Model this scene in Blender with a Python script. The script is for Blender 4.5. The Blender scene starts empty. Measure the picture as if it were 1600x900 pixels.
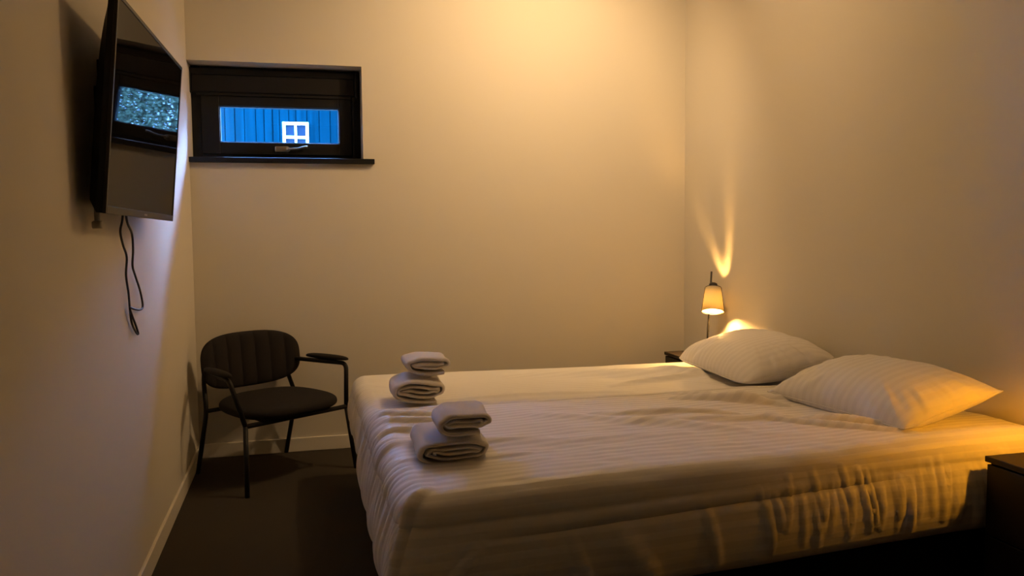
import bpy, bmesh, math, random
import numpy as np
from mathutils import Vector, Matrix, noise

random.seed(5)
np.random.seed(5)
C = bpy.context.scene.collection
PI = math.pi

# ------------------------------------------------------------------ room measures
W = 2.868          # width of the room (left wall x=0, right wall x=W)
YB = 0.0           # back wall
YF = -7.0         # wall behind the camera
H = 2.72           # ceiling

# ------------------------------------------------------------------ camera
F_PX, YAW, PITCH, ROLL = 1300.5, 0.24938, 0.06833, -0.00856
CAM = Vector((0.55419, -4.7426, 1.21869))
cy_, sy_, cp_, sp_ = math.cos(YAW), math.sin(YAW), math.cos(PITCH), math.sin(PITCH)
fwd = Vector((sy_*cp_, cy_*cp_, -sp_))
rgt = Vector((cy_, -sy_, 0))
upv = rgt.cross(fwd)
r2 = rgt*math.cos(ROLL) + upv*math.sin(ROLL)
u2 = -rgt*math.sin(ROLL) + upv*math.cos(ROLL)
cd = bpy.data.cameras.new('camera')
cd.sensor_width = 36
cd.lens = F_PX/1600*36
cd.clip_start = 0.02
co = bpy.data.objects.new('camera', cd)
C.objects.link(co)
co.matrix_world = Matrix(((r2.x, u2.x, -fwd.x, CAM.x), (r2.y, u2.y, -fwd.y, CAM.y), (r2.z, u2.z, -fwd.z, CAM.z), (0, 0, 0, 1)))
bpy.context.scene.camera = co

# ------------------------------------------------------------------ world, exposure
wd = bpy.data.worlds.new('dusk_sky')
bpy.context.scene.world = wd
wd.use_nodes = True
bg = wd.node_tree.nodes['Background']
SKY = (0.16, 0.42, 1.0, 1)
SKY_STRENGTH = 68
bg.inputs[0].default_value = SKY
bg.inputs[1].default_value = SKY_STRENGTH
# brighter, paler sky patch added to streak the left wall through the window
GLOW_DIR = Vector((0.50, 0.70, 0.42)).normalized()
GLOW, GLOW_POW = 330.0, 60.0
wnt = wd.node_tree
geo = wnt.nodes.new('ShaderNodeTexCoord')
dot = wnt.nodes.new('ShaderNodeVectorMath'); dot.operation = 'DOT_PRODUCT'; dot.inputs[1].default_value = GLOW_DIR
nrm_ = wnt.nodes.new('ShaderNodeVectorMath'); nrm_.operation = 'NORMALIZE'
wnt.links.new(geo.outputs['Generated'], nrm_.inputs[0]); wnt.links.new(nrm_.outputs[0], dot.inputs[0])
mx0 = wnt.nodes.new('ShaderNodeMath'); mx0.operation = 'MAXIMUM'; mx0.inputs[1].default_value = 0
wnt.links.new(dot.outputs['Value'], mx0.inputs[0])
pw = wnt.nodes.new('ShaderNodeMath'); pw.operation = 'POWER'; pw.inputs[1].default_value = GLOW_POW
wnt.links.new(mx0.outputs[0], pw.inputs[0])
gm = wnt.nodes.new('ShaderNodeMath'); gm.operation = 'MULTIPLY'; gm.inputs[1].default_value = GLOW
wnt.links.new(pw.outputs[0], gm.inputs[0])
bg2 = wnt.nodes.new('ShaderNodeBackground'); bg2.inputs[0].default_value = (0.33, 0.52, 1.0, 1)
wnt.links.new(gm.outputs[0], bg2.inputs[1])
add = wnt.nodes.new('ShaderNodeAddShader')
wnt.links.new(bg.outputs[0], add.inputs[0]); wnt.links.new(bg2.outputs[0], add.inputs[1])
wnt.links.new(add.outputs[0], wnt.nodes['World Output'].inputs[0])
vs = bpy.context.scene.view_settings
vs.view_transform = 'Standard'
vs.look = 'None'
vs.gamma = 1
vs.use_curve_mapping = False
vs.exposure = 0.0

# lamps (strengths used by the lamp builders)
CEIL_POS = (1.82, -1.32, 2.44)
CEIL_COL, CEIL_W = (1.0, 0.63, 0.29), 20.0
SPOT_POS, SPOT_AIM = (1.96, -1.05, 2.58), (1.78, 0.0, 1.80)
SPOT_COL, SPOT_W = (1.0, 0.67, 0.34), 56.0
NEAR_COL, NEAR_E = (1.0, 0.37, 0.015), 760.0
FAR_COL, FAR_E = (1.0, 0.51, 0.13), 3900.0

# ------------------------------------------------------------------ materials
def nodes_of(name):
    m = bpy.data.materials.new(name)
    m.use_nodes = True
    nt = m.node_tree
    return m, nt, nt.nodes['Principled BSDF']

def mat(name, col, rough=0.6, metal=0.0, bump=0.0, scale=50, var=0.0, spec=0.5, sheen=0.0, detail=3, stretch=None):
    m, nt, b = nodes_of(name)
    b.inputs['Base Color'].default_value = (*col, 1)
    b.inputs['Roughness'].default_value = rough
    b.inputs['Metallic'].default_value = metal
    b.inputs['Specular IOR Level'].default_value = spec
    b.inputs['Sheen Weight'].default_value = sheen
    tc = nt.nodes.new('ShaderNodeTexCoord')
    mp = nt.nodes.new('ShaderNodeMapping')
    nt.links.new(tc.outputs['Object'], mp.inputs[0])
    if stretch: mp.inputs['Scale'].default_value = stretch
    n = nt.nodes.new('ShaderNodeTexNoise')
    n.inputs['Scale'].default_value = scale
    n.inputs['Detail'].default_value = detail
    nt.links.new(mp.outputs[0], n.inputs['Vector'])
    if bump > 0:
        bp = nt.nodes.new('ShaderNodeBump')
        bp.inputs['Strength'].default_value = bump
        bp.inputs['Distance'].default_value = 0.002
        nt.links.new(n.outputs['Fac'], bp.inputs['Height'])
        nt.links.new(bp.outputs[0], b.inputs['Normal'])
    if var > 0:
        mr = nt.nodes.new('ShaderNodeMixRGB')
        mr.inputs[1].default_value = (*[c*(1-var) for c in col], 1)
        mr.inputs[2].default_value = (*[min(1, c*(1+var)) for c in col], 1)
        nt.links.new(n.outputs['Fac'], mr.inputs[0])
        nt.links.new(mr.outputs[0], b.inputs['Base Color'])
    return m

def stripe_mat(name, col, axis, width, depth=0.10):
    """damask satin weave: narrow glossy and matt bands of one white cloth, read from the UV map"""
    m, nt, b = nodes_of(name)
    uv = nt.nodes.new('ShaderNodeUVMap')
    sx = nt.nodes.new('ShaderNodeSeparateXYZ')
    nt.links.new(uv.outputs[0], sx.inputs[0])
    w = nt.nodes.new('ShaderNodeMath'); w.operation = 'MULTIPLY'; w.inputs[1].default_value = 2*PI/width
    nt.links.new(sx.outputs[axis], w.inputs[0])
    s = nt.nodes.new('ShaderNodeMath'); s.operation = 'SINE'
    nt.links.new(w.outputs[0], s.inputs[0])
    r = nt.nodes.new('ShaderNodeMapRange')
    r.inputs[1].default_value = -0.35; r.inputs[2].default_value = 0.35
    nt.links.new(s.outputs[0], r.inputs[0])
    mr = nt.nodes.new('ShaderNodeMixRGB')
    mr.inputs[1].default_value = (*[c*(1-depth) for c in col], 1)
    mr.inputs[2].default_value = (*col, 1)
    nt.links.new(r.outputs[0], mr.inputs[0])
    nt.links.new(mr.outputs[0], b.inputs['Base Color'])
    rr = nt.nodes.new('ShaderNodeMapRange')
    rr.inputs[3].default_value = 0.85; rr.inputs[4].default_value = 0.45
    nt.links.new(r.outputs[0], rr.inputs[0])
    nt.links.new(rr.outputs[0], b.inputs['Roughness'])
    n = nt.nodes.new('ShaderNodeTexNoise'); n.inputs['Scale'].default_value = 9; n.inputs['Detail'].default_value = 4
    tc = nt.nodes.new('ShaderNodeTexCoord')
    nt.links.new(tc.outputs['Object'], n.inputs['Vector'])
    ad = nt.nodes.new('ShaderNodeMath'); ad.operation = 'MULTIPLY_ADD'; ad.inputs[1].default_value = 0.12
    nt.links.new(r.outputs[0], ad.inputs[0]); nt.links.new(n.outputs['Fac'], ad.inputs[2])
    bp = nt.nodes.new('ShaderNodeBump'); bp.inputs['Strength'].default_value = 0.45; bp.inputs['Distance'].default_value = 0.006
    nt.links.new(ad.outputs[0], bp.inputs['Height'])
    nt.links.new(bp.outputs[0], b.inputs['Normal'])
    b.inputs['Sheen Weight'].default_value = 0.15
    return m

M = {}
M['wall'] = mat('painted_plaster', (0.64, 0.595, 0.515), 0.85, bump=0.12, scale=240, spec=0.2)
M['front'] = mat('beige_panelling', (0.35, 0.31, 0.26), 0.7, bump=0.1, scale=20)
M['ceiling'] = mat('ceiling_paint', (0.66, 0.62, 0.56), 0.9, bump=0.1, scale=200, spec=0.2)
M['floor'] = mat('dark_carpet', (0.050, 0.041, 0.031), 0.95, bump=0.5, scale=420, var=0.3, spec=0.1)
M['skirting'] = mat('skirting_paint', (0.74, 0.69, 0.60), 0.45, bump=0.02, scale=60)
M['black_frame'] = mat('black_lacquered_frame', (0.006, 0.006, 0.007), 0.45, spec=0.3, bump=0.03, scale=120)
M['black_blind'] = mat('black_blind_box', (0.006, 0.005, 0.006), 0.6, spec=0.25, bump=0.05, scale=300)
M['chrome'] = mat('brushed_nickel', (0.62, 0.60, 0.58), 0.28, metal=1.0)
M['chair_metal'] = mat('black_powder_coat', (0.007, 0.006, 0.006), 0.55, spec=0.3)
M['chair_fabric'] = mat('dark_ribbed_velvet', (0.017, 0.014, 0.013), 0.9, bump=0.3, scale=500, var=0.15, sheen=0.0, spec=0.2)
M['arm_pad'] = mat('arm_pad_fabric', (0.014, 0.012, 0.011), 0.85, bump=0.2, scale=500, sheen=0.0, spec=0.2)
M['towel'] = mat('white_terry', (0.72, 0.68, 0.66), 0.97, bump=1.0, scale=420, var=0.06, sheen=0.5, spec=0.1)
M['duvet'] = stripe_mat('striped_satin_duvet', (0.80, 0.77, 0.74), 1, 0.034, 0.10)
M['sheet'] = stripe_mat('plain_satin_duvet', (0.80, 0.77, 0.74), 1, 0.034, 0.04)
M['pillow'] = stripe_mat('striped_satin_pillow', (0.78, 0.75, 0.73), 1, 0.036, 0.045)
M['base'] = mat('black_box_spring_cloth', (0.010, 0.009, 0.009), 0.9, bump=0.2, scale=600, spec=0.2)
M['mattress'] = mat('white_mattress_ticking', (0.75, 0.72, 0.68), 0.9, bump=0.2, scale=300)
M['stand'] = mat('black_brown_wood', (0.014, 0.010, 0.008), 0.5, spec=0.25, bump=0.12, scale=30, var=0.35, stretch=(1, 12, 12))
M['tv_plastic'] = mat('black_tv_plastic', (0.006, 0.005, 0.005), 0.5, spec=0.25, bump=0.03, scale=200)
M['tv_bezel'] = mat('tv_bezel', (0.014, 0.012, 0.011), 0.4, spec=0.3)
M['cable'] = mat('black_cable', (0.012, 0.011, 0.011), 0.5)
M['grey_cable'] = mat('grey_cable', (0.35, 0.33, 0.30), 0.5)
M['lamp_metal'] = mat('lamp_black_metal', (0.014, 0.012, 0.011), 0.4)
M['wire'] = mat('lamp_wire', (0.03, 0.018, 0.01), 0.4)
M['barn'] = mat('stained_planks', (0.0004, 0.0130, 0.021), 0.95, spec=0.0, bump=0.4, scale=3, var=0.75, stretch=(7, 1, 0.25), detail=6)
M['white_paint'] = mat('white_outdoor_paint', (0.85, 0.87, 0.86), 0.5)
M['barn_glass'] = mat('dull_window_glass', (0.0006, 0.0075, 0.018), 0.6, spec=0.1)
M['leaf'] = mat('hedge_leaf', (0.13, 0.17, 0.11), 0.7, spec=0.1, var=0.4, scale=6)
M['bark'] = mat('bark', (0.10, 0.08, 0.06), 0.9, bump=0.5, scale=30)
M['ground'] = mat('outdoor_paving', (0.13, 0.13, 0.12), 0.9, bump=0.4, scale=20, var=0.3)
M['mark'] = mat('tv_mark', (0.22, 0.20, 0.18), 0.4)

# TV screen: dark glossy panel
m = bpy.data.materials.new('tv_screen_panel'); m.use_nodes = True
nt = m.node_tree; nt.nodes.clear()
o_ = nt.nodes.new('ShaderNodeOutputMaterial'); mx = nt.nodes.new('ShaderNodeMixShader')
df = nt.nodes.new('ShaderNodeBsdfDiffuse'); gl = nt.nodes.new('ShaderNodeBsdfGlossy')
df.inputs[0].default_value = (0.006, 0.005, 0.005, 1); gl.inputs['Roughness'].default_value = 0.02; mx.inputs[0].default_value = 0.15
nt.links.new(df.outputs[0], mx.inputs[1]); nt.links.new(gl.outputs[0], mx.inputs[2]); nt.links.new(mx.outputs[0], o_.inputs[0])
M['screen'] = m
# thin window glass: passes light, reflects a little
m = bpy.data.materials.new('window_glass'); m.use_nodes = True
nt = m.node_tree; nt.nodes.clear()
o_ = nt.nodes.new('ShaderNodeOutputMaterial'); mx = nt.nodes.new('ShaderNodeMixShader')
tr = nt.nodes.new('ShaderNodeBsdfTransparent'); gl = nt.nodes.new('ShaderNodeBsdfGlossy'); fr = nt.nodes.new('ShaderNodeFresnel')
gl.inputs['Roughness'].default_value = 0.01; fr.inputs[0].default_value = 1.45
nt.links.new(fr.outputs[0], mx.inputs[0]); nt.links.new(tr.outputs[0], mx.inputs[1]); nt.links.new(gl.outputs[0], mx.inputs[2]); nt.links.new(mx.outputs[0], o_.inputs[0])
M['glass'] = m
# fabric lamp shade, lit from within
m = bpy.data.materials.new('linen_lamp_shade'); m.use_nodes = True
nt = m.node_tree; nt.nodes.clear()
o_ = nt.nodes.new('ShaderNodeOutputMaterial'); mx = nt.nodes.new('ShaderNodeMixShader')
df = nt.nodes.new('ShaderNodeBsdfDiffuse'); tl = nt.nodes.new('ShaderNodeBsdfTranslucent')
tc = nt.nodes.new('ShaderNodeTexCoord'); ns = nt.nodes.new('ShaderNodeTexNoise'); ns.inputs['Scale'].default_value = 260
cr = nt.nodes.new('ShaderNodeMixRGB'); cr.inputs[1].default_value = (0.42, 0.37, 0.22, 1); cr.inputs[2].default_value = (0.62, 0.55, 0.34, 1)
nt.links.new(tc.outputs['Object'], ns.inputs['Vector']); nt.links.new(ns.outputs['Fac'], cr.inputs[0])
df.inputs[0].default_value = (0.85, 0.78, 0.6, 1)
nt.links.new(cr.outputs[0], tl.inputs[0]); mx.inputs[0].default_value = 0.55
nt.links.new(df.outputs[0], mx.inputs[1]); nt.links.new(tl.outputs[0], mx.inputs[2]); nt.links.new(mx.outputs[0], o_.inputs[0])
M['shade'] = m

def emit(name, col, e):
    m = bpy.data.materials.new(name); m.use_nodes = True
    nt = m.node_tree; nt.nodes.clear()
    o_ = nt.nodes.new('ShaderNodeOutputMaterial'); em = nt.nodes.new('ShaderNodeEmission')
    em.inputs[0].default_value = (*col, 1); em.inputs[1].default_value = e
    nt.links.new(em.outputs[0], o_.inputs[0])
    return m

# ------------------------------------------------------------------ mesh helpers
def obj(name, bm, m, parent=None, smooth=False):
    me = bpy.data.meshes.new(name)
    bmesh.ops.recalc_face_normals(bm, faces=bm.faces) if not getattr(bm, 'keep', False) else None
    bm.to_mesh(me); bm.free()
    if smooth:
        for p in me.polygons: p.use_smooth = True
    me.materials.append(m)
    o = bpy.data.objects.new(name, me)
    C.objects.link(o)
    if parent: o.parent = parent
    return o

def thing(name, label, cat, loc=(0, 0, 0), rotz=0, group=None):
    o = bpy.data.objects.new(name, None)
    C.objects.link(o)
    o.empty_display_size = 0.1
    o.location = loc; o.rotation_euler = (0, 0, rotz)
    tag(o, label, cat, group)
    return o

def tag(o, label, cat, group=None):
    o['label'] = label; o['category'] = cat
    if group: o['group'] = group
    return o

def struct(name, bm, m, smooth=False):
    o = obj(name, bm, m, smooth=smooth)
    o['kind'] = 'structure'
    return o

def box(bm, a, b, bev=0.0, seg=2):
    """axis aligned box from corner a to corner b, with bevelled edges"""
    t = bmesh.new()
    bmesh.ops.create_cube(t, size=1)
    for v in t.verts:
        v.co = Vector(((a[i]+b[i])/2 + v.co[i]*(b[i]-a[i]) for i in range(3)))
    if bev > 0:
        bmesh.ops.bevel(t, geom=t.edges[:], offset=bev, segments=seg, affect='EDGES', profile=0.5)
    me = bpy.data.meshes.new('tmp'); t.to_mesh(me); t.free(); bm.from_mesh(me); bpy.data.meshes.remove(me)
    return bm

def bx(a, b, bev=0.0, seg=2):
    return box(bmesh.new(), a, b, bev, seg)

def smooth_path(pts, r=0.03, n=6):
    """polyline with corners rounded to radius r"""
    pts = [Vector(p) for p in pts]
    out = [pts[0]]
    for i in range(1, len(pts)-1):
        p = pts[i]; a = (pts[i-1]-p); b = (pts[i+1]-p)
        ra = min(r, a.length*0.45); rb = min(r, b.length*0.45)
        A = p + a.normalized()*ra; B = p + b.normalized()*rb
        for k in range(n+1):
            t = k/n
            out.append(A*(1-t)**2 + p*2*t*(1-t) + B*t*t)
    out.append(pts[-1])
    return out

def catmull(pts, n=8):
    pts = [Vector(p) for p in pts]
    P = [pts[0]*2-pts[1]] + pts + [pts[-1]*2-pts[-2]]
    out = []
    for i in range(1, len(P)-2):
        for k in range(n):
            t = k/n
            out.append(0.5*((2*P[i]) + (-P[i-1]+P[i+1])*t + (2*P[i-1]-5*P[i]+4*P[i+1]-P[i+2])*t*t + (-P[i-1]+3*P[i]-3*P[i+1]+P[i+2])*t**3))
    out.append(pts[-1])
    return out

def tube(bm, pts, r, seg=12, cap=True, closed=False):
    pts = [Vector(p) for p in pts]
    rings = []
    n = len(pts)
    prev = None
    for i, p in enumerate(pts):
        if closed: d = pts[(i+1) % n] - pts[i-1]
        else: d = pts[min(i+1, n-1)] - pts[max(i-1, 0)]
        d.normalize()
        if prev is None:
            a = Vector((0, 0, 1)) if abs(d.z) < 0.9 else Vector((1, 0, 0))
            x = d.cross(a).normalized()
        else:
            x = (prev - d*prev.dot(d)).normalized()
        prev = x
        y = d.cross(x)
        rr = r[i] if isinstance(r, (list, tuple)) else r
        rings.append([bm.verts.new(p + x*rr*math.cos(2*PI*k/seg) + y*rr*math.sin(2*PI*k/seg)) for k in range(seg)])
    m_ = n if closed else n-1
    for i in range(m_):
        A = rings[i]; B = rings[(i+1) % n]
        for k in range(seg):
            bm.faces.new((A[k], A[(k+1) % seg], B[(k+1) % seg], B[k]))
    if cap and not closed:
        bm.faces.new(rings[0][::-1]); bm.faces.new(rings[-1])
    return bm

def lathe(bm, prof, seg=32, mtx=None, cap=True):
    rings = []
    for r, z in prof:
        rings.append([bm.verts.new((r*math.cos(2*PI*k/seg), r*math.sin(2*PI*k/seg), z)) for k in range(seg)])
    for A, B in zip(rings[:-1], rings[1:]):
        for k in range(seg):
            bm.faces.new((A[k], A[(k+1) % seg], B[(k+1) % seg], B[k]))
    if cap:
        bm.faces.new(rings[0][::-1]); bm.faces.new(rings[-1])
    if mtx:
        vs_ = [v for R in rings for v in R]
        for v in vs_: v.co = mtx @ v.co
    return bm

def grid_mesh(name, P, UV, m, parent=None, thick=0.0):
    """smooth sheet from an (n,m,3) array of points"""
    n, k = P.shape[:2]
    me = bpy.data.meshes.new(name)
    idx = np.arange(n*k).reshape(n, k)
    faces = np.stack([idx[:-1, :-1], idx[1:, :-1], idx[1:, 1:], idx[:-1, 1:]], -1).reshape(-1, 4)
    me.from_pydata(P.reshape(-1, 3).tolist(), [], faces.tolist())
    uvl = me.uv_layers.new(name='UVMap')
    uvs = UV.reshape(-1, 2)[faces.reshape(-1)]
    uvl.data.foreach_set('uv', uvs.reshape(-1).astype(np.float32))
    me.polygons.foreach_set('use_smooth', [True]*len(me.polygons))
    me.materials.append(m)
    o = bpy.data.objects.new(name, me); C.objects.link(o)
    if parent: o.parent = parent
    if thick:
        s = o.modifiers.new('thickness', 'SOLIDIFY'); s.thickness = thick; s.offset = -1
    return o

def vnoise(X, Y, s, seed=0.0):
    """cheap smooth 2-D value noise on arrays"""
    x = X*s + seed*17.3; y = Y*s + seed*31.7
    xi = np.floor(x); yi = np.floor(y); xf = x-xi; yf = y-yi
    def h(a, b):
        v = np.sin(a*127.1 + b*311.7 + seed*74.7)*43758.5453
        return v - np.floor(v)
    u = xf*xf*(3-2*xf); v = yf*yf*(3-2*yf)
    return (h(xi, yi)*(1-u)+h(xi+1, yi)*u)*(1-v) + (h(xi, yi+1)*(1-u)+h(xi+1, yi+1)*u)*v - 0.5

def ridge(X, Y, p, q, w, a):
    """a fold: gaussian ridge along the segment p-q, fading at its ends"""
    px, py = p; qx, qy = q
    L2 = (qx-px)**2 + (qy-py)**2
    t = ((X-px)*(qx-px) + (Y-py)*(qy-py))/L2
    tc_ = np.clip(t, 0, 1)
    d2 = (X-px-tc_*(qx-px))**2 + (Y-py-tc_*(qy-py))**2
    fade = np.sin(np.clip(t*0.9+0.05, 0, 1)*PI)**0.7
    return a*np.exp(-d2/(w*w))*fade

# ------------------------------------------------------------------ room shell
T = 0.22
struct('floor', bx((-T, YF-T, -0.12), (W+T, T+0.1, 0)), M['floor'])
struct('ceiling', bx((-T, YF-T, H), (W+T, T+0.1, H+0.15)), M['ceiling'])
struct('wall_left', bx((-T, YF-T, 0), (0, T+0.1, H)), M['wall'])
struct('wall_right', bx((W, YF-T, 0), (W+T, T+0.1, H)), M['wall'])
struct('wall_front', bx((0, YF-T, 0), (W, YF, H)), M['front'])
# back wall with the opening at its left end (the opening starts in the corner)
OX0, OX1, OZ0, OZ1 = 0.0, 0.912, 1.625, 2.135
WT = 0.32
b_ = bmesh.new()
box(b_, (0, 0, 0), (W, WT, OZ0-0.028))
box(b_, (0, 0, OZ1), (W, WT, H))
box(b_, (OX1, 0, OZ0-0.028), (W, WT, OZ1))
struct('wall_back', b_, M['wall'])
BH, BT = 0.077, 0.013
def skirting(name, a, b): return struct(name, bx(a, b, 0.0025), M['skirting'])
skirting('baseboard_left', (0, YF, 0), (BT, -BT, BH))
skirting('baseboard_back', (0, -BT, 0), (W, 0, BH))
skirting('baseboard_right', (W-BT, YF, 0), (W, -BT, BH))

# ------------------------------------------------------------------ window
win = bpy.data.objects.new('window_1', None); C.objects.link(win); win['kind'] = 'structure'
FY0, FY1 = 0.165, 0.245      # casing depth
def frame_ring(bm, x0, x1, z0, z1, w, y0, y1, bev=0.003):
    wl, wr, wb, wt = w
    box(bm, (x0, y0, z0), (x0+wl, y1, z1), bev)
    box(bm, (x1-wr, y0, z0), (x1, y1, z1), bev)
    box(bm, (x0+wl, y0, z0), (x1-wr, y1, z0+wb), bev)
    box(bm, (x0+wl, y0, z1-wt), (x1-wr, y1, z1), bev)
b_ = bmesh.new()
frame_ring(b_, 0.0, 0.912, OZ0, OZ1, (0.05, 0.05, 0.04, 0.12), FY0, FY1)
obj('window_frame', b_, M['black_frame'], win)
b_ = bmesh.new()
frame_ring(b_, 0.052, 0.862, OZ0+0.032, 2.02, (0.094, 0.072, 0.066, 0.10), FY0-0.022, FY1-0.03)
sash = obj('sash', b_, M['black_frame'], win)
b_ = bmesh.new()
frame_ring(b_, 0.144, 0.792, 1.721, 1.922, (0.006, 0.006, 0.006, 0.006), FY0-0.012, FY0+0.03, 0.001)
obj('glazing_bead', b_, M['black_frame'], sash)
obj('glass_pane', bx((0.140, FY0+0.018, 1.717), (0.796, FY0+0.024, 1.926)), M['glass'], sash)
# handle
b_ = bmesh.new()
box(b_, (0.436, FY0-0.034, 1.670), (0.508, FY0-0.022, 1.703), 0.004)
hd = obj('handle', b_, M['chrome'], sash)
b_ = bmesh.new()
lathe(b_, [(0.012, 0), (0.012, 0.016), (0.010, 0.020)], 20, Matrix.Translation((0.507, FY0-0.034, 1.686)) @ Matrix.Rotation(PI/2, 4, 'X'))
tube(b_, smooth_path([(0.507, FY0-0.050, 1.687), (0.560, FY0-0.052, 1.689), (0.598, FY0-0.052, 1.700), (0.612, FY0-0.050, 1.700)], 0.01), 0.0065, 10)
obj('lever', b_, M['chrome'], hd, smooth=True)
obj('window_sill', bx((0.0, -0.035, OZ0-0.028), (0.972, FY1, OZ0), 0.003), M['black_frame'], win)

# roller blind: cassette under the lintel with its side brackets and chain guide
rb = thing('roller_blind', 'black roller blind box fixed above the small window', 'blind', (0.45, 0.05, 2.0))
def loc(bm, o):
    for v in bm.verts: v.co -= Vector(o)
    return bm
ro = (0.45, 0.05, 2.0)
b_ = bmesh.new(); box(b_, (0.006, 0.118, 1.990), (0.880, 0.164, 2.084), 0.006); box(b_, (0.006, 0.112, 2.084), (0.880, 0.164, 2.118), 0.004)
obj('cassette', loc(b_, ro), M['black_blind'], rb)
for x in (0.881, 0.0005):
    obj('end_cap', loc(bx((x, 0.108, 1.983), (x+0.0052 if x < 0.1 else x+0.010, 0.1645, 2.121), 0.002), ro), M['black_frame'], rb)
b_ = bmesh.new(); box(b_, (0.03, 0.130, 1.974), (0.86, 0.140, 1.992), 0.002)
obj('bottom_bar', loc(b_, ro), M['black_frame'], rb)
obj('side_rail', loc(bx((0.866, 0.125, OZ0+0.002), (0.880, 0.137, 1.985), 0.002), ro), M['black_frame'], rb)

# ------------------------------------------------------------------ outdoors
struct('ground_outside', bx((-6, 0.4, -0.2), (9, 14, 0.0)), M['ground'])
barn = thing('barn', 'blue-lit plank barn seen through the small window', 'barn', (-1.2, 6.2, 0))
b_ = bmesh.new()
xw = -3.6
while xw < 1.62:
    w_ = random.choice((0.085, 0.10, 0.115, 0.135, 0.15))
    y_ = random.uniform(-0.012, 0.012)
    box(b_, (xw+1.2, y_, 0), (xw+1.2+w_-0.007, 0.04, 3.3), 0.003, 1)
    xw += w_
obj('plank_wall', b_, M['barn'], barn)
obj('wall_core', bx((-2.4, 0.04, 0), (2.84, 2.5, 3.3)), M['barn'], barn)
b_ = bmesh.new()   # pitched roof
for s in (0,):
    v = [b_.verts.new(c) for c in ((-2.6, -0.3, 3.2), (3.0, -0.3, 3.2), (3.0, 1.27, 3.85), (-2.6, 1.27, 3.85), (-2.6, 2.8, 3.2), (3.0, 2.8, 3.2), (-2.6, -0.3, 3.32), (3.0, -0.3, 3.32), (3.0, 1.27, 3.97), (-2.6, 1.27, 3.97), (-2.6, 2.8, 3.32), (3.0, 2.8, 3.32))]
    for f in ((0, 1, 2, 3), (3, 2, 5, 4), (6, 9, 8, 7), (9, 10, 11, 8), (0, 6, 7, 1), (4, 5, 11, 10), (0, 3, 9, 6), (3, 4, 10, 9), (1, 7, 8, 2), (2, 8, 11, 5)):
        b_.faces.new([v[i] for i in f])
obj('roof', b_, M['stand'], barn)
def barn_window(x0, x1, z0, z1):
    x0 += 1.2; x1 += 1.2
    b = bmesh.new()
    t = 0.036; m0 = (x0+x1)/2
    box(b, (x0, -0.05, z0), (x0+t, 0.0, z1)); box(b, (x1-t, -0.05, z0), (x1, 0.0, z1))
    box(b, (x0+t, -0.05, z1-t), (x1-t, 0.0, z1)); box(b, (x0+t, -0.05, z0), (x1-t, 0.0, z0+t))
    box(b, (m0-0.014, -0.045, z0+t), (m0+0.014, 0.0, z1-t))
    zz = z1-t-0.135
    while zz > z0+0.15:
        box(b, (x0+t, -0.042, zz-0.034), (x1-t, 0.0, zz)); zz -= 0.169
    f = obj('window', b, M['white_paint'], barn)
    obj('pane', bx((x0+t, -0.02, z0+t), (x1-t, -0.013, z1-t)), M['barn_glass'], f)
barn_window(0.386, 0.704, 2.01, 2.605)

def bush(name, label, cx, cy, rx, ry, h, n, size, seed):
    rnd = random.Random(seed)
    t = thing(name, label, 'hedge', (cx, cy, 0), 0, None)
    me = bpy.data.meshes.new('foliage'); vs_, fs = [], []
    for i in range(n):
        while True:
            u, v, w = rnd.uniform(-1, 1), rnd.uniform(-1, 1), rnd.uniform(0, 1)
            if abs(u)**3+abs(v)**3 < 1 - 0.4*w**4: break
        p = Vector((u*rx, v*ry, 0.12+w*h))
        a = Vector((rnd.gauss(0, 1), rnd.gauss(0, 1), rnd.gauss(0, 0.8))).normalized()
        c = a.cross(Vector((rnd.gauss(0, 1), rnd.gauss(0, 1), rnd.gauss(0, 1)))).normalized()
        l = size*rnd.uniform(0.6, 1.3); s = l*rnd.uniform(0.18, 0.34)
        k = len(vs_)
        up = a.cross(c)*l*0.12
        vs_ += [p, p+a*l*0.5+c*s+up, p+a*l, p+a*l*0.5-c*s+up]
        fs.append((k, k+1, k+2, k+3))
    me.from_pydata(vs_, [], fs); me.materials.append(M['leaf'])
    o = bpy.data.objects.new('foliage', me); C.objects.link(o); o.parent = t
    b = bmesh.new()
    for i in range(9):
        x, y = rnd.uniform(-rx*.7, rx*.7), rnd.uniform(-ry*.5, ry*.5)
        tube(b, catmull([(x, y, 0), (x+rnd.uniform(-.1, .1), y, h*.4), (x+rnd.uniform(-.3, .3), y+rnd.uniform(-.1, .1), h*.9)], 5), [0.03]*5+[0.02]*5+[0.012], 7)
    obj('stem', b, M['bark'], t)
    return t
bush('hedge', 'loose green hedge outside, seen mirrored in the television', 2.45, 5.3, 1.35, 0.55, 3.3, 90000, 0.05, 3)

# ------------------------------------------------------------------ ceiling spot lamp (just above the frame)
cl = thing('ceiling_lamp', 'warm round ceiling lamp lighting the top of the back wall', 'ceiling lamp', (CEIL_POS[0], CEIL_POS[1], H))
b_ = bmesh.new(); lathe(b_, [(0.055, -0.022), (0.06, -0.018), (0.06, 0.0)], 32)
obj('mounting_plate', b_, M['white_paint'], cl, smooth=False)
b_ = bmesh.new(); tube(b_, [(0, 0, -0.02), (0, 0, -0.15)], 0.008)
obj('rod', b_, M['white_paint'], cl)
b_ = bmesh.new(); bmesh.ops.create_uvsphere(b_, u_segments=24, v_segments=16, radius=0.05)
for v in b_.verts: v.co.z += CEIL_POS[2]-H
obj('glass_globe', b_, emit('globe_glow', CEIL_COL, CEIL_W/(4*PI*PI*0.05**2)*1.0), cl, smooth=True)

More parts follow.
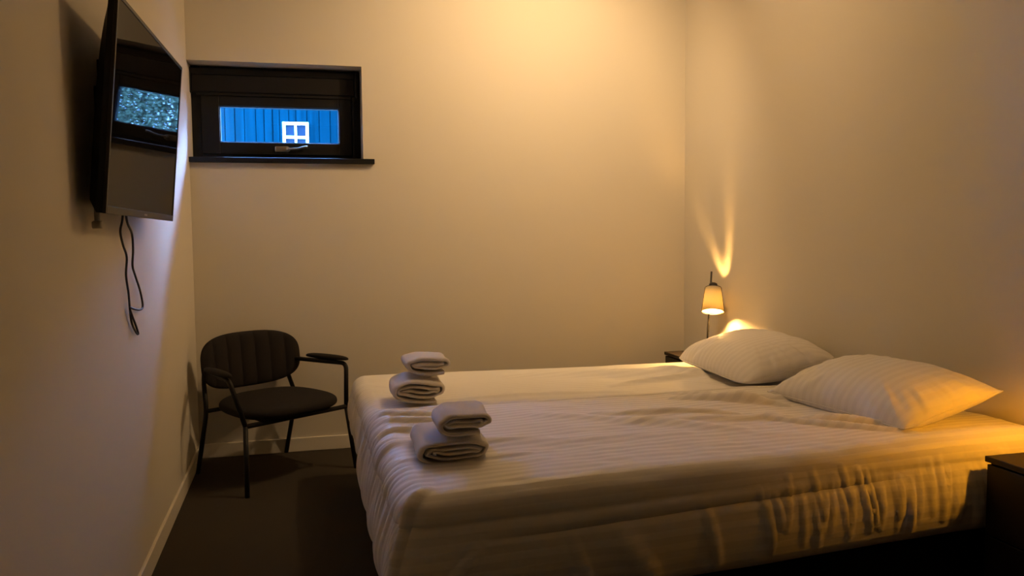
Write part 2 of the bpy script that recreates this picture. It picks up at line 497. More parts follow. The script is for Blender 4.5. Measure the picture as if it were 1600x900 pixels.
# adjustable spot head beside it, turned toward the back wall
sp = thing('ceiling_spotlight', 'adjustable ceiling spotlight aimed at the back wall above the bed', 'spotlight', (SPOT_POS[0], SPOT_POS[1], H))
b_ = bmesh.new(); lathe(b_, [(0.04, -0.018), (0.043, -0.014), (0.043, 0.0)], 28); obj('mounting_plate', b_, M['white_paint'], sp)
b_ = bmesh.new(); tube(b_, [(0, 0, -0.016), (0, 0, SPOT_POS[2]-H+0.05), (0, -0.04, SPOT_POS[2]-H+0.02)], 0.007); obj('stem', b_, M['white_paint'], sp)
sdir = (Vector(SPOT_AIM)-Vector(SPOT_POS)).normalized()
srot = sdir.to_track_quat('-Z', 'Y')
b_ = bmesh.new(); lathe(b_, [(0.030, 0.075), (0.032, 0.07), (0.036, 0.02), (0.036, 0.012), (0.030, 0.012), (0.028, 0.06)], 32, Matrix.Translation((0, 0, SPOT_POS[2]-H)) @ srot.to_matrix().to_4x4())
obj('spot_head', b_, M['white_paint'], sp)
sl = bpy.data.lights.new('spot_beam', 'SPOT')
sl.energy = SPOT_W; sl.color = SPOT_COL; sl.spot_size = math.radians(150); sl.spot_blend = 0.75; sl.shadow_soft_size = 0.03
so_ = bpy.data.objects.new('spot_beam', sl); C.objects.link(so_); so_.parent = sp
so_.location = (0, 0, SPOT_POS[2]-H); so_.rotation_mode = 'QUATERNION'; so_.rotation_quaternion = srot

# ------------------------------------------------------------------ television
tv_c = Vector((0.112, -1.905, 1.552)); ya, ti, rl = 0.031, 0.09, -0.008
TW, TH = 0.97, 0.568
tv = thing('television', 'black wall-mounted flat television tilted down on the left wall', 'television', (0, -1.89, 1.55))
a_ = Vector((math.sin(ya), math.cos(ya), 0))
n_ = Vector((math.cos(ya)*math.cos(ti), -math.sin(ya)*math.cos(ti), -math.sin(ti))).normalized()
b3 = n_.cross(a_); b3 = b3 if b3.z > 0 else -b3
a2 = a_*math.cos(rl) + b3*math.sin(rl); b2 = b3*math.cos(rl) - a_*math.sin(rl)
TVM = Matrix(((a2.x, b2.x, n_.x, tv_c.x), (a2.y, b2.y, n_.y, tv_c.y), (a2.z, b2.z, n_.z, tv_c.z), (0, 0, 0, 1)))
TVL = Matrix.Translation((0, 1.89, -1.55)) @ TVM     # into the thing's frame
def tvpart(name, bm, m, parent=tv, smooth=False):
    for v in bm.verts: v.co = TVL @ v.co
    return obj(name, bm, m, parent, smooth)
b_ = bmesh.new()
frame_w = 0.011
for (x0, x1, y0, y1) in ((-TW/2, -TW/2+frame_w, -TH/2, TH/2), (TW/2-frame_w, TW/2, -TH/2, TH/2), (-TW/2+frame_w, TW/2-frame_w, TH/2-frame_w, TH/2), (-TW/2+frame_w, TW/2-frame_w, -TH/2, -TH/2+0.021)):
    box(b_, (x0, y0, -0.009), (x1, y1, 0.0), 0.0015)
tvpart('bezel', b_, M['tv_bezel'])
tvpart('screen', bx((-TW/2+frame_w, -TH/2+0.021, -0.008), (TW/2-frame_w, TH/2-frame_w, -0.002)), M['screen'])
tvpart('mark', bx((-0.022, -TH/2+0.007, 0.0), (0.022, -TH/2+0.013, 0.0006)), M['mark'])
# back shell: bulges toward the wall in the middle
n1, n2 = 24, 18
b_ = bmesh.new(); g = []
for i in range(n1+1):
    row = []
    for j in range(n2+1):
        u = i/n1*2-1; v = j/n2*2-1
        eu = 1-max(0, (abs(u)-0.80)/0.20)**2; ev = 1-max(0, (v+0.1)/1.1)**2.2 if v > -0.1 else 1-max(0, (-v-0.85)/0.15)**2
        d = 0.024 + 0.034*max(0, eu)**0.5*max(0, ev)**0.6
        row.append(b_.verts.new((u*(TW/2-0.001), v*(TH/2-0.001), -d)))
    g.append(row)
for i in range(n1):
    for j in range(n2): b_.faces.new((g[i][j], g[i+1][j], g[i+1][j+1], g[i][j+1]))
rim = [g[i][0] for i in range(n1+1)] + [g[n1][j] for j in range(1, n2+1)] + [g[i][n2] for i in range(n1-1, -1, -1)] + [g[0][j] for j in range(n2-1, 0, -1)]
fr_ = [b_.verts.new((v.co.x, v.co.y, -0.009)) for v in rim]
for k in range(len(rim)): b_.faces.new((rim[k], rim[(k+1) % len(rim)], fr_[(k+1) % len(rim)], fr_[k]))
b_.faces.new(fr_)
tvpart('back_shell', b_, M['tv_plastic'], smooth=False)
# wall mount: plate on the wall, two hooked rails, two pull cords
b_ = bmesh.new()
box(b_, (0.0, -0.24, -0.09), (0.006, 0.24, -0.06), 0.001); box(b_, (0.0, -0.24, 0.06), (0.006, 0.24, 0.09), 0.001)
for y in (-0.24, 0.22): box(b_, (0.0, y, -0.09), (0.006, y+0.02, 0.09), 0.001)
obj('wall_plate', b_, M['chair_metal'], tv)
for y in (-0.2, 0.2):
    b_ = bmesh.new(); box(b_, (0.004, y-0.012, -0.17), (0.022, y+0.012, 0.17), 0.002)
    obj('mount_rail', b_, M['chair_metal'], tv)
b_ = bmesh.new()
tube(b_, catmull([(0.045, -0.35, -0.05), (0.03, -0.38, -0.10), (0.022, -0.40, -0.17), (0.030, -0.41, -0.21)], 6), 0.004, 8)
obj('aerial_lead', b_, M['grey_cable'], tv, smooth=True)
b_ = bmesh.new()
tube(b_, [(0.030, -0.405, -0.255), (0.030, -0.405, -0.300)], 0.007, 14)
lathe(b_, [(0.012, -0.315), (0.014, -0.311), (0.014, -0.298), (0.010, -0.294)], 18, Matrix.Translation((0.030, -0.405, 0)))
obj('aerial_plug', b_, M['grey_cable'], tv, smooth=True)

# loose cord hanging below the television (a loop that ends in a bundle)
def on_left(px, py, x=0.03):
    d = fwd + r2*((px-800)/F_PX) - u2*((py-450)/F_PX)
    return CAM + d*((x-CAM.x)/d.x)
cpts = [(193, 326), (191, 345), (188, 362), (192, 382), (198, 402), (197, 430), (201, 460), (203, 484), (206, 505), (213, 520), (216, 521), (212, 508), (206, 492), (203, 481), (210, 483), (219, 484), (223, 478), (219, 455), (211, 430), (207, 415), (208, 390), (206, 365), (199, 348), (196, 328)]
xs = [0.04, 0.03, 0.02, 0.016, 0.014, 0.012, 0.010, 0.010, 0.010, 0.010, 0.012, 0.014, 0.014, 0.016, 0.014, 0.012, 0.012, 0.012, 0.012, 0.014, 0.018, 0.024, 0.034, 0.044]
cpts3 = [on_left(p[0], p[1], x) for p, x in zip(cpts, xs)]
b_ = bmesh.new(); tube(b_, catmull(cpts3, 6), 0.0036, 10)
for v in b_.verts: v.co -= cpts3[0]
cord = obj('power_cord', b_, M['cable'], smooth=True); cord.location = cpts3[0]
tag(cord, 'thin black cord hanging in a loop below the television', 'cord')

# ------------------------------------------------------------------ armchair
CO, CA = (0.423, -0.422), 0.608
ch = thing('armchair', 'dark upholstered armchair with thin black metal frame in the corner', 'armchair', (CO[0], CO[1], 0), CA)
# local axes: +x the chair's width, -y its front
FR_ = 0.0115
FOOT_F, FOOT_R = (0.316, -0.225, 0.0), (0.262, 0.321, 0.0)
S_F, A_F = (0.291, -0.186, 0.322), (0.336, -0.135, 0.536)
S_R, A_R = (0.262, 0.215, 0.335), (0.245, 0.272, 0.545)
def mir(p, s): return (p[0]*s, p[1], p[2])
for s in (-1, 1):
    b_ = bmesh.new(); tube(b_, [mir(FOOT_F, s), mir(S_F, s)], FR_, 14)
    lg = obj('leg', b_, M['chair_metal'], ch, smooth=True)
    b_ = bmesh.new(); tube(b_, smooth_path([mir(FOOT_R, s), mir(S_R, s), mir((0.245, 0.262, 0.46), s)], 0.05), FR_, 14)
    obj('leg', b_, M['chair_metal'], ch, smooth=True)
    b_ = bmesh.new()
    tube(b_, smooth_path([mir(S_F, s), mir(A_F, s), mir((0.302, 0.02, 0.537), s), mir((0.245, 0.255, 0.541), s), mir((0.245, 0.262, 0.46), s)], 0.035), FR_, 14)
    obj('armrest_frame', b_, M['chair_metal'], ch, smooth=True)
    # arm pad: a flattened rounded lozenge along the arm
    b_ = bmesh.new(); bmesh.ops.create_uvsphere(b_, u_segments=28, v_segments=16, radius=1)
    p0 = Vector(mir((0.338, -0.150, 0), s)); p1 = Vector(mir((0.294, 0.155, 0), s)); dd = (p1-p0)
    for v in b_.verts:
        x, y, z = v.co
        x = math.copysign(abs(x)**0.75, x); z = math.copysign(abs(z)**0.7, z)*0.018
        if z < 0: z *= 0.5
        q = (p0+p1)/2 + dd*0.5*x + Vector((-dd.y, dd.x, 0)).normalized()*y*0.027
        v.co = Vector((q.x, q.y, 0.557+z))
    obj('arm_pad', b_, M['arm_pad'], ch, smooth=True)
b_ = bmesh.new()
ring = smooth_path([(-0.291, -0.186, 0.322), (0.291, -0.186, 0.322)], 0.02)
tube(b_, ring, FR_, 14)
tube(b_, [S_R, mir(S_R, -1)], FR_*0.9, 12)
for s in (-1, 1): tube(b_, [mir((0.17, -0.186, 0.322), s), mir((0.17, 0.215, 0.335), s)], FR_*0.8, 12)
obj('seat_frame', b_, M['chair_metal'], ch, smooth=True)
# seat cushion: wide rounded pad
b_ = bmesh.new(); bmesh.ops.create_uvsphere(b_, u_segments=64, v_segments=28, radius=1)
for v in b_.verts:
    x, y, z = v.co
    rr = math.hypot(x, y)
    if rr > 1e-6:
        an = math.atan2(y, x)
        k = (abs(math.cos(an))**2.7 + abs(math.sin(an))**2.7)**(-1/2.7)
        pr = min(1, rr)**0.8
        x, y = math.cos(an)*pr*k, math.sin(an)*pr*k
    zz = math.copysign(abs(z)**0.75, z)
    wdt = 0.275 - 0.02*y
    v.co = Vector((x*wdt, y*0.245-0.005, 0.366 + zz*(0.050 if z > 0 else 0.044) - 0.006*(-y)))
obj('seat', b_, M['chair_fabric'], ch, smooth=True)
# backrest: rounded pad with vertical channels, curved around the sitter
def backrest():
    n, k = 150, 44
    b = bmesh.new()
    hw, hh = 0.288, 0.142
    def outline(u, v):   # square -> rounded rectangle
        return u, v
    sides = []
    for side in (1, -1):
        rows = []
        for i in range(n+1):
            row = []
            for j in range(k+1):
                u = i/n*2-1; v = j/k*2-1
                rr = max(abs(u), abs(v))
                if rr > 1e-9:
                    an = math.atan2(v, u); nn = 3.0
                    kk = (abs(math.cos(an))**nn + abs(math.sin(an))**nn)**(-1/nn)
                    x, y = math.cos(an)*kk*rr, math.sin(an)*kk*rr
                else: x = y = 0.0
                X = x*hw; Z = y*hh
                th = 0.030*max(0, 1-rr**5)**0.5
                if side == 1:
                    chn = abs(math.sin((X/hw)*PI*3.5+PI/2))**0.5 if True else 1
                    th *= 0.40+0.60*chn
                cur = 0.055*(X/hw)**2    # wings come forward
                Y = 0.262 - cur - 0.18*(Z) * -0.6
                row.append(b.verts.new((X, Y - side*th - 0.0, 0.565+Z)))
            rows.append(row)
        for i in range(n):
            for j in range(k):
                f = (rows[i][j], rows[i+1][j], rows[i+1][j+1], rows[i][j+1])
                b.faces.new(f if side == 1 else f[::-1])
        sides.append(rows)
    bmesh.ops.remove_doubles(b, verts=b.verts[:], dist=0.0004)
    return b
obj('backrest', backrest(), M['chair_fabric'], ch, smooth=True)

# ------------------------------------------------------------------ bed
BX0, BX1, BY0, BY1 = 0.815, W-0.012, -2.555, -0.745      # box spring plan
bed = thing('double_bed', 'wide double bed with black box spring base against the right wall', 'bed', ((BX0+BX1)/2, (BY0+BY1)/2, 0))
bo = (bed.location.x, bed.location.y, 0)
ym = (BY0+BY1)/2
for (y0, y1) in ((BY0, ym-0.002), (ym+0.002, BY1)):
    obj('box_spring', loc(bx((BX0+0.01, y0, 0.06), (BX1, y1, 0.30), 0.012), bo), M['base'], bed)
    obj('mattress', loc(bx((BX0+0.02, y0+0.02, 0.302), (BX1, y1-0.02, 0.50), 0.03, 4), bo), M['mattress'], bed)
for x in (BX0+0.08, BX1-0.12):
    for y in (BY0+0.08, BY1-0.08):
        obj('leg', loc(lathe(bmesh.new(), [(0.022, 0), (0.028, 0.06)], 18, Matrix.Translation((x, y, 0))), bo), M['base'], bed)

ZT = 0.535     # top of the duvets
def drape(name, y_in, y_out, label, seed, mtl, zoff, hem, puff, folds, sidefolds, skew):
    """cloth over the mattress: flat coordinates (s along x, t along y), both rounding over the
    foot (x -> BX0) and over the long side (y -> y_out), hanging to the hem height"""
    R = 0.068
    sgn = 1 if y_out > y_in else -1
    drop = ZT+zoff-hem
    arc = R*PI/2
    over = arc + drop - R
    x_edge = BX0 - 0.035 + R       # inner rect limit at foot
    y_edge = y_out - sgn*R
    ns, nt_ = 380, 300
    xs_ = np.concatenate([np.linspace(x_edge-over, x_edge, 110)[:-1], np.linspace(x_edge, W-0.014, ns-109)])
    L = abs(y_edge-y_in)
    ts_ = np.concatenate([np.linspace(0, L, nt_-110)[:-1], np.linspace(L, L+over, 111)])
    S, Tt = np.meshgrid(xs_, ts_, indexing='ij')
    dx = np.maximum(0, x_edge-S); dy = np.maximum(0, Tt-L)
    d = np.maximum(dx, dy)
    hyp = np.hypot(dx, dy); hyp[hyp == 0] = 1
    nx, ny = -dx/hyp, sgn*dy/hyp
    ang = np.clip(d/R, 0, PI/2)
    out = R*np.sin(ang); down = R*(1-np.cos(ang)) + np.maximum(0, d-arc)
    # hanging part bulges out a little, then goes in under the mattress
    hang = np.clip((d-arc)/(over-arc), 0, 1)
    out = out + (0.030 if sidefolds else 0.018)*np.sin(hang*PI*0.9) - 0.045*np.clip((hang-0.8)/0.2, 0, 1)**2
    if sidefolds:      # the tucked corner flares out at the foot
        out = out + 0.055*(2*np.abs(nx*ny))**2*hang**0.8
    cx = np.maximum(S, x_edge); cy = y_in + sgn*np.minimum(Tt, L)
    cy = cy + sgn*skew*np.clip((2.55-cx)/1.7, 0, 1)*np.minimum(Tt, L)/L      # the cover spreads wider at the foot
    X = cx + nx*out; Y = cy + ny*out; Z = ZT+zoff-down
    top = 1-np.clip(d/arc, 0, 1)
    # height relief on top
    FX, FY = S, y_in + sgn*Tt      # flat world-like coordinates
    h = 0.010*vnoise(FX, FY, 2.2, seed) + 0.010*vnoise(FX, FY, 4.5, seed+1) + 0.003*vnoise(FX*0.7+FY*0.3, FY, 14, seed+2)
    # soft crowned edge at the inner border, the filling fades out there
    inner = np.clip(Tt/(0.10 if not sidefolds else 0.03), 0, 1)
    h = h + puff*(inner*(2-inner)) - puff
    for f in folds: h = h + 2.4*ridge(FX, FY, *f)
    if sidefolds:
        h = h + 0.007*np.exp(-((Tt-0.022)/0.011)**2) + 0.0025*vnoise(FX*0.55+FY*0.8, FY*1.2-FX*0.3, 26, seed+7)*(vnoise(FX, FY, 3, seed+8)+0.5)*2
    # folds of the hanging cloth run down from the edge
    g = np.zeros_like(h)
    for f in sidefolds: g = g + ridge(FX, FY, *f)
    g = g + (0.006*vnoise(FX, FY, 5, seed+5))*np.clip(d/arc, 0, 1)
    foot = np.clip(dx/arc, 0, 1)*(1-np.clip(dy/0.05, 0, 1))
    g = g + foot*(0.010*vnoise(FX*0.6, FY, 16, seed+3) + 0.009*vnoise(FX*0.4+FY*0.15, FY, 30, seed+4))
    Z = Z - (0.014*np.clip((2.7-S)/1.3, 0, 1.2)*hang*(dy > dx) + 0.014*1.2*hang*(dx >= dy) if sidefolds else 0)
    Z = Z + (h+0*g)*np.clip(np.cos(ang)+0.05, 0, 1) + g*np.cos(ang)
    X = X + nx*(g + 0.4*h)*np.sin(ang); Y = Y + ny*(g + 0.4*h)*np.sin(ang)
    P = np.stack([X, Y, Z], -1)
    UV = np.stack([S, Tt], -1)
    o = grid_mesh(name, P, UV, mtl, thick=0.012)
    tag(o, label, 'duvet', 'white duvets spread over the double bed')
    return o

rng = random.Random(11)
far_folds = [((1.5, -0.95), (2.5, -1.15), 0.05, 0.012), ((1.9, -1.3), (2.45, -1.15), 0.025, 0.010), ((0.95, -1.45), (1.9, -1.42), 0.05, 0.010), ((2.0, -0.85), (2.5, -1.3), 0.03, 0.008)]
near_folds = [((1.1, -2.2), (1.75, -2.28), 0.030, 0.003), ((1.35, -1.9), (1.95, -2.30), 0.03, 0.006), ((1.95, -1.78), (2.30, -2.02), 0.014, 0.012),
              ((2.0, -1.72), (2.22, -1.98), 0.016, 0.010), ((2.15, -1.85), (2.55, -1.98), 0.018, 0.007), ((1.55, -1.95), (2.05, -2.08), 0.016, 0.008),
              ((1.6, -2.1), (2.3, -2.22), 0.022, 0.006), ((2.05, -2.15), (2.5, -2.45), 0.020, 0.008), ((2.1, -2.2), (2.45, -2.52), 0.010, 0.008), ((2.18, -2.2), (2.5, -2.50), 0.010, 0.006),
              ((0.80, -1.72), (1.05, -1.85), 0.012, 0.008), ((0.78, -1.82), (1.10, -1.95), 0.012, 0.008), ((0.78, -1.95), (1.0, -2.02), 0.014, 0.007), ((0.8, -2.12), (1.3, -2.2), 0.02, 0.006), ((0.78, -2.28), (1.2, -2.32), 0.016, 0.005)]
side = []
for i in range(38):      # gathers near the head end of the long side
    x = 1.80 + i*0.027 + rng.uniform(-.010, .010)
    y0 = -2.60-rng.uniform(0, .07)
    side.append(((x, y0), (x+rng.uniform(-.03, .03), y0-rng.uniform(.09, .20)), rng.uniform(.006, .010), rng.uniform(.004, .011)))
side += [((1.35, -2.70), (1.48, -2.86), 0.03, 0.014), ((1.22, -2.70), (1.28, -2.84), 0.012, 0.009), ((1.62, -2.66), (1.66, -2.84), 0.014, 0.010), ((1.0, -2.685), (2.3, -2.665), 0.009, -0.008), ((1.0, -2.66), (2.3, -2.64), 0.014, 0.006),
         ((0.86, -2.52), (0.62, -2.76), 0.014, 0.020), ((0.66, -2.72), (0.52, -2.88), 0.014, 0.014), ((0.92, -2.75), (0.72, -2.86), 0.010, 0.010), ((0.97, -2.70), (0.80, -2.83), 0.010, 0.009), ((0.86, -2.80), (0.66, -2.90), 0.009, 0.008)]
for i in range(22):      # gathers over the foot end
    y = -1.70 - i*0.038 + rng.uniform(-.01, .01)
    side.append(((0.90-rng.uniform(0, .06), y), (0.62-rng.uniform(0, .1), y-0.03+rng.uniform(-.03, .03)), rng.uniform(.008, .013), rng.uniform(.003, .007)))
drape('duvet', -1.72, BY1+0.045, 'plain far white duvet on the window side of the bed', 2.0, M['sheet'], -0.012, 0.28, 0.004, far_folds, [], 0.08)
drape('duvet', -1.66, BY0-0.045, 'wrinkled striped white duvet on the near side of the bed', 1.0, M['duvet'], 0.018, 0.262, 0.012, near_folds, side, 0.13)

# ------------------------------------------------------------------ pillows
def pillow(loc_, rot, L, Wd, Th, label, seed, rnd_=0.06, zfloor=0.556):
    """L along local y, Wd along local x"""
    t = thing('pillow', label, 'pillow', loc_, 0, 'white striped pillows at the head of the bed')
    t.rotation_euler = rot
    n = 120
    u = np.linspace(-1, 1, n)
    U, V = np.meshgrid(u, u, indexing='ij')
    for name, s in (('pillowcase', 1),):
        layers = []
        for side_ in (1, -1):
            e = np.clip(1-np.abs(U)**2.6, 0, 1)**0.62*np.clip(1-np.abs(V)**2.6, 0, 1)**0.62
            z = Th/2*e
            # sides pull in between the corners
            pin = 0.075
            X = U*(Wd/2)*(1-pin*(1-np.abs(V)**2)*np.abs(U)**3)*(1-rnd_*V**4*U**2)
            Y = V*(L/2)*(1-pin*(1-np.abs(U)**2)*np.abs(V)**3)*(1-rnd_*U**4*V**2)
            rad = np.sqrt(U**2+V**2)
            an = np.arctan2(V, U)
            wr = vnoise(an*6+50, rad*1.3, 1.6, seed)*0.026*np.clip(rad-0.40, 0, 1)*e**0.3 + 0.006*vnoise(X, Y, 9, seed+2)*e
            z2 = z*side_ + (wr if side_ == 1 else wr*0.3)
            if side_ == -1: z2 = z2*0.8
            layers.append(np.stack([X, Y, z2], -1))
        idx = np.arange(n*n).reshape(n, n)
        fa = np.stack([idx[:-1, :-1], idx[1:, :-1], idx[1:, 1:], idx[:-1, 1:]], -1).reshape(-1, 4)
        fb = fa[:, ::-1] + n*n
        faces = np.concatenate([fa, fb])
        P = np.concatenate([l.reshape(-1, 3) for l in layers])
        Rm = np.array(t.rotation_euler.to_matrix())
        UVp = P[:, :2].copy()
        Wp = P @ Rm.T + np.array(loc_)
        low = Wp[:, 2] < zfloor                       # the underside rests on the bedding
        Wp[low, 2] = zfloor + 0.02*(Wp[low, 2]-zfloor)
        P = (Wp - np.array(loc_)) @ Rm
        me = bpy.data.meshes.new(name)
        me.from_pydata(P.tolist(), [], faces.tolist())
        uvl = me.uv_layers.new(name='UVMap')
        uvl.data.foreach_set('uv', UVp[faces.reshape(-1)].reshape(-1).astype(np.float32))
        bmm = bmesh.new(); bmm.from_mesh(me); bmesh.ops.remove_doubles(bmm, verts=bmm.verts[:], dist=0.0008); bmm.to_mesh(me); bmm.free()
        me.polygons.foreach_set('use_smooth', [True]*len(me.polygons))
        me.materials.append(M['pillow'])
        o = bpy.data.objects.new(name, me); C.objects.link(o); o.parent = t
    # piped seam around the edge
    bb = bmesh.new()
    pts = []
    for k in range(4):
        for i in range(24):
            q = i/24*2-1
            uu, vv = ((q, -1), (1, q), (-q, 1), (-1, -q))[k]
            pin = 0.075
            q_ = Vector((uu*(Wd/2)*(1-pin*(1-abs(vv)**2)*abs(uu)**3)*(1-rnd_*vv**4*uu**2), vv*(L/2)*(1-pin*(1-abs(uu)**2)*abs(vv)**3)*(1-rnd_*uu**4*vv**2), 0))
            w_ = t.rotation_euler.to_matrix() @ q_ + Vector(loc_); w_.z = max(w_.z, zfloor+0.001)
            pts.append(t.rotation_euler.to_matrix().transposed() @ (w_ - Vector(loc_)))
    tube(bb, pts, 0.0022, 6, closed=True)
    obj('seam', bb, M['mattress'], t, smooth=True)
    return t
pillow((2.585, -2.150, 0.622), (0.0, math.radians(-12), math.radians(6)), 0.72, 0.46, 0.21, 'white striped pillow nearest the camera, half lit orange', 3, 0.05)
pillow((2.610, -1.235, 0.612), (0.0, math.radians(-12), math.radians(-3)), 0.80, 0.49, 0.22, 'white pillow beside the small lit lamp, farther from camera', 7, 0.12)

# ------------------------------------------------------------------ nightstands
def nightstand(y0, y1, label):
    x0, x1, z1 = 2.590, W-0.002, 0.515
    t = thing('nightstand', label, 'nightstand', ((x0+x1)/2, (y0+y1)/2, 0), 0, 'black bedside nightstands')
    o = t.location.copy(); o.z = 0
    obj('top', loc(bx((x0-0.004, y0-0.003, z1-0.018), (x1, y1+0.003, z1), 0.0025), o), M['stand'], t)
    b = bmesh.new()
    box(b, (x0+0.018, y0, 0.04), (x1, y0+0.016, z1-0.018), 0.001); box(b, (x0+0.018, y1-0.016, 0.04), (x1, y1, z1-0.018), 0.001)
    box(b, (x1-0.012, y0+0.016, 0.04), (x1, y1-0.016, z1-0.018)); box(b, (x0+0.018, y0+0.016, 0.04), (x1-0.012, y1-0.016, 0.056))
    box(b, (x0+0.03, y0+0.004, 0.0), (x1-0.01, y1-0.004, 0.04), 0.001)
    obj('body', loc(b, o), M['stand'], t)
    for (a, c) in ((0.272, 0.490), (0.046, 0.266)):
        obj('drawer', loc(bx((x0+0.001, y0+0.003, a), (x0+0.018, y1-0.003, c), 0.0015), o), M['stand'], t)
    return t
nightstand(-0.662, -0.325, 'black nightstand in the far corner under the lit lamp')
nightstand(-3.005, -2.657, 'black nightstand at the right edge of the photo')

# ------------------------------------------------------------------ bedside lamps
def lamp(x, y, label, col, e, tilt, zb=0.515):
    t = thing('table_lamp', label, 'lamp', (x, y, zb), 0, 'small bedside lamps')
    b = bmesh.new(); lathe(b, [(0.050, 0.0), (0.052, 0.003), (0.052, 0.009), (0.048, 0.012), (0.008, 0.014)], 36)
    obj('base', b, M['lamp_metal'], t)
    b = bmesh.new(); tube(b, [(0, 0, 0.012), (0.026, 0, 0.468)], 0.0055, 12)
    obj('pole', b, M['lamp_metal'], t, smooth=True)
    # shade axis
    ax = Vector(tilt).normalized()       # points up through the shade's top
    side_ = Vector((ax.x, ax.y, 0)).normalized()
    zc = 0.408
    C0 = Vector((0.022, -0.028, zc))
    rot = Vector((0, 0, 1)).rotation_difference(ax).to_matrix().to_4x4()
    Mx = Matrix.Translation(C0) @ rot
    b = bmesh.new()
    lathe(b, [(0.020, -0.045), (0.023, -0.040), (0.023, -0.010), (0.017, -0.004)], 24, Mx)
    tube(b, [Vector((0.023, 0, zc+0.004)), Mx @ Vector((0, 0, -0.015))], 0.005, 8)
    obj('lamp_holder', b, M['lamp_metal'], t, smooth=False)
    H0, H1, R0, R1 = -0.168, -0.030, 0.060, 0.043      # along the axis from the holder
    b = bmesh.new()
    lathe(b, [(R0, H0), ((R0+R1)/2, (H0+H1)/2), (R1, H1)], 48, Mx, cap=False)
    sh = obj('shade', b, M['shade'], t, smooth=True)
    so = sh.modifiers.new('thickness', 'SOLIDIFY'); so.thickness = 0.0008
    b = bmesh.new()
    for (r, h) in ((R0, H0), (R1, H1)):
        tube(b, [Mx @ Vector((r*math.cos(2*PI*k/40), r*math.sin(2*PI*k/40), h)) for k in range(40)], 0.0016, 8, closed=True)
    for a in (-0.48, PI-0.48, PI/2-0.48):
        tube(b, [Mx @ Vector(((R0+.0015)*math.cos(a), (R0+.0015)*math.sin(a), H0)), Mx @ Vector(((R1+.0015)*math.cos(a), (R1+.0015)*math.sin(a), H1))], 0.0014, 8)
    for k in range(3):
        a = 2*PI*k/3
        tube(b, [Mx @ Vector((R1*math.cos(a), R1*math.sin(a), H1)), Mx @ Vector((0.018*math.cos(a), 0.018*math.sin(a), H1))], 0.0012, 6)
    obj('shade_wire', b, M['wire'], t, smooth=True)
    b = bmesh.new(); bmesh.ops.create_uvsphere(b, u_segments=20, v_segments=14, radius=0.016)
    for v in b.verts:
        v.co.z = v.co.z*1.15 - 0.122
        v.co = Mx @ v.co
    obj('bulb', b, emit('bulb_glow', col, e), t, smooth=True)
    b = bmesh.new(); lathe(b, [(0.010, -0.104), (0.013, -0.045)], 18, Mx)
    obj('bulb_cap', b, M['chrome'], t)
    return t
lamp(2.762, -0.505, 'small lit lamp with conical shade in the far corner', FAR_COL, FAR_E, (0.17, 0.31, 0.93))
lamp(2.765, -2.855, 'small lit lamp on the nightstand at the right edge', NEAR_COL, NEAR_E, (0.29, -0.43, 0.85))

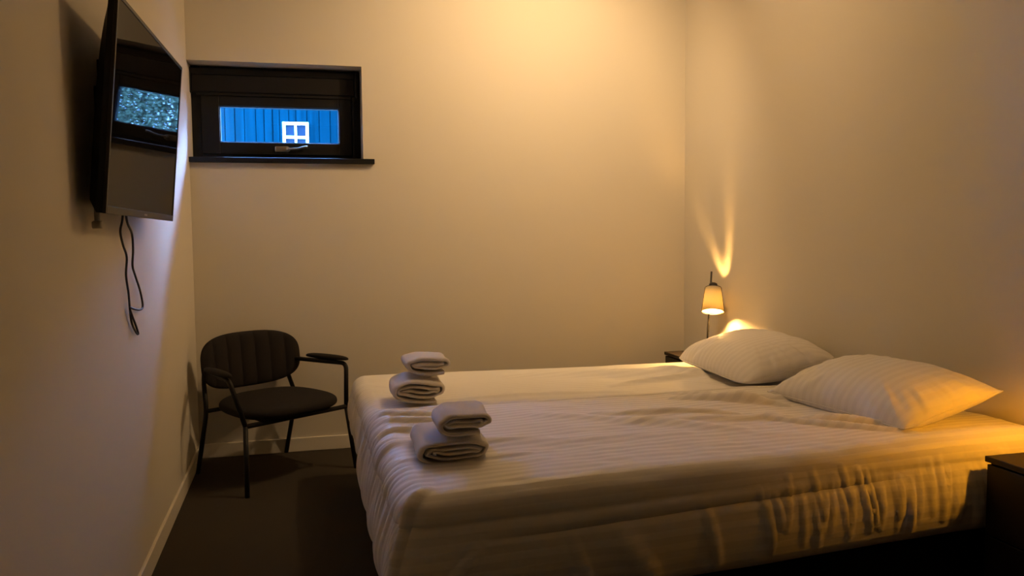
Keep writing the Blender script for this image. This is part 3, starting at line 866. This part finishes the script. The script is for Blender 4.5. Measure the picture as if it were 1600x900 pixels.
# ------------------------------------------------------------------ towels
def towel(name, label, loc_, rz, w, h, dep, turns, seed, tail=0.0):
    """folded towel: one flattened spiral of thick cloth, its rolled end toward -y"""
    layer = h/(2*turns+0.9)
    th = layer*0.84
    n = int(56*turns)
    rnd = random.Random(seed)
    ph = [rnd.uniform(0, 6.28) for _ in range(8)]
    path = []
    for i in range(10):                     # free edge lying flat, toward +x
        x = w/2*tail*(1-i/10)
        path.append(Vector((x, 0, th/2+0.001)))
    for i in range(n+1):
        k = i/n*turns
        a = k*2*PI
        A = w/2-th/2 - layer*k; B = (h-layer*0.15)/2-th/2 - layer*k*0.98
        rise = layer*0.55*min(1, k)
        c, s_ = math.cos(-PI*0.5-a), math.sin(-PI*0.5-a)
        x = A*math.copysign(abs(c)**0.62, c); z = B*math.copysign(abs(s_)**0.80, s_)
        x += 0.003*math.sin(3*a+ph[0])*min(1, k*4); z += 0.0022*math.sin(5*a+ph[1])*min(1, k*4)
        path.append(Vector((x, 0, z+h/2+rise*(0.5 if s_ < 0 else 0))))
    n = len(path)-1
    # unroll the outer end a little: the free edge lies on the bed / on the towel below
    m_ = 26
    rows = []
    nd = 22
    for j in range(nd+1):
        v = j/nd
        y = -dep/2 + dep*v
        row_o, row_i = [], []
        endr = min(v, 1-v)*dep          # distance from the cut ends
        sh = 1 - 0.06*max(0, 1-endr/0.02)**2
        for i, p in enumerate(path):
            q0 = path[max(0, i-1)]; q1 = path[min(n, i+1)]
            tdir = (q1-q0).normalized(); nrm = Vector((tdir.z, 0, -tdir.x))
            c0 = Vector((0, 0, h/2))
            t_ = th*(0.92 + 0.10*math.sin(i*0.21+ph[2]+v*2))
            if endr < 0.006: t_ *= 0.55 + 0.45*(endr/0.006)**0.5
            wob = Vector((0.004*math.sin(v*5+ph[3]+i*0.03), 0, 0.003*math.sin(v*7+ph[4]+p.x*30)))
            pp = c0 + (p-c0)*sh + wob*0.7
            yy = y + 0.004*math.sin(i*0.13+ph[5]) + 0.006*math.sin(p.x*25+ph[6])
            A = pp + nrm*t_/2; B = pp - nrm*t_/2
            A.y = B.y = yy
            # rests flat underneath
            A.z = max(A.z, 0.001); B.z = max(B.z, 0.001+0.0)
            row_o.append(A); row_i.append(B)
        rows.append((row_o, row_i))
    b = bmesh.new()
    VO = [[b.verts.new(p) for p in r[0]] for r in rows]
    VI = [[b.verts.new(p) for p in r[1]] for r in rows]
    for j in range(nd):
        for i in range(n):
            b.faces.new((VO[j][i], VO[j][i+1], VO[j+1][i+1], VO[j+1][i]))
            b.faces.new((VI[j][i+1], VI[j][i], VI[j+1][i], VI[j+1][i+1]))
        for i in (0, n):
            b.faces.new((VO[j][i], VI[j][i], VI[j+1][i], VO[j+1][i]))
    for j in (0, nd):
        for i in range(n):
            b.faces.new((VO[j][i], VO[j][i+1], VI[j][i+1], VI[j][i]))
    o = obj(name, b, M['towel'], smooth=True)
    o.location = loc_; o.rotation_euler = (0, 0, rz)
    ss = o.modifiers.new('soft', 'SUBSURF'); ss.levels = 1; ss.render_levels = 1
    tag(o, label, 'towel', 'folded white towels on the bed')
    return o
ZB = ZT + 0.006
towel('towel', 'larger folded white towel at the bottom of the far stack', (1.005, -1.395, ZB), math.radians(-2), 0.225, 0.100, 0.24, 2.4, 1, 0.55)
towel('towel', 'smaller folded white towel on top of the far stack', (1.050, -1.365, ZB+0.100), math.radians(-1), 0.195, 0.088, 0.19, 1.8, 2, 0.6)
towel('towel', 'larger folded white towel at the bottom of the near stack', (0.980, -2.285, ZB), math.radians(-2), 0.225, 0.090, 0.29, 2.3, 3, 0.98)
towel('towel', 'smaller folded white towel on top of the near stack', (1.010, -2.340, ZB+0.090), math.radians(-4), 0.178, 0.078, 0.20, 1.7, 4, 0.45)
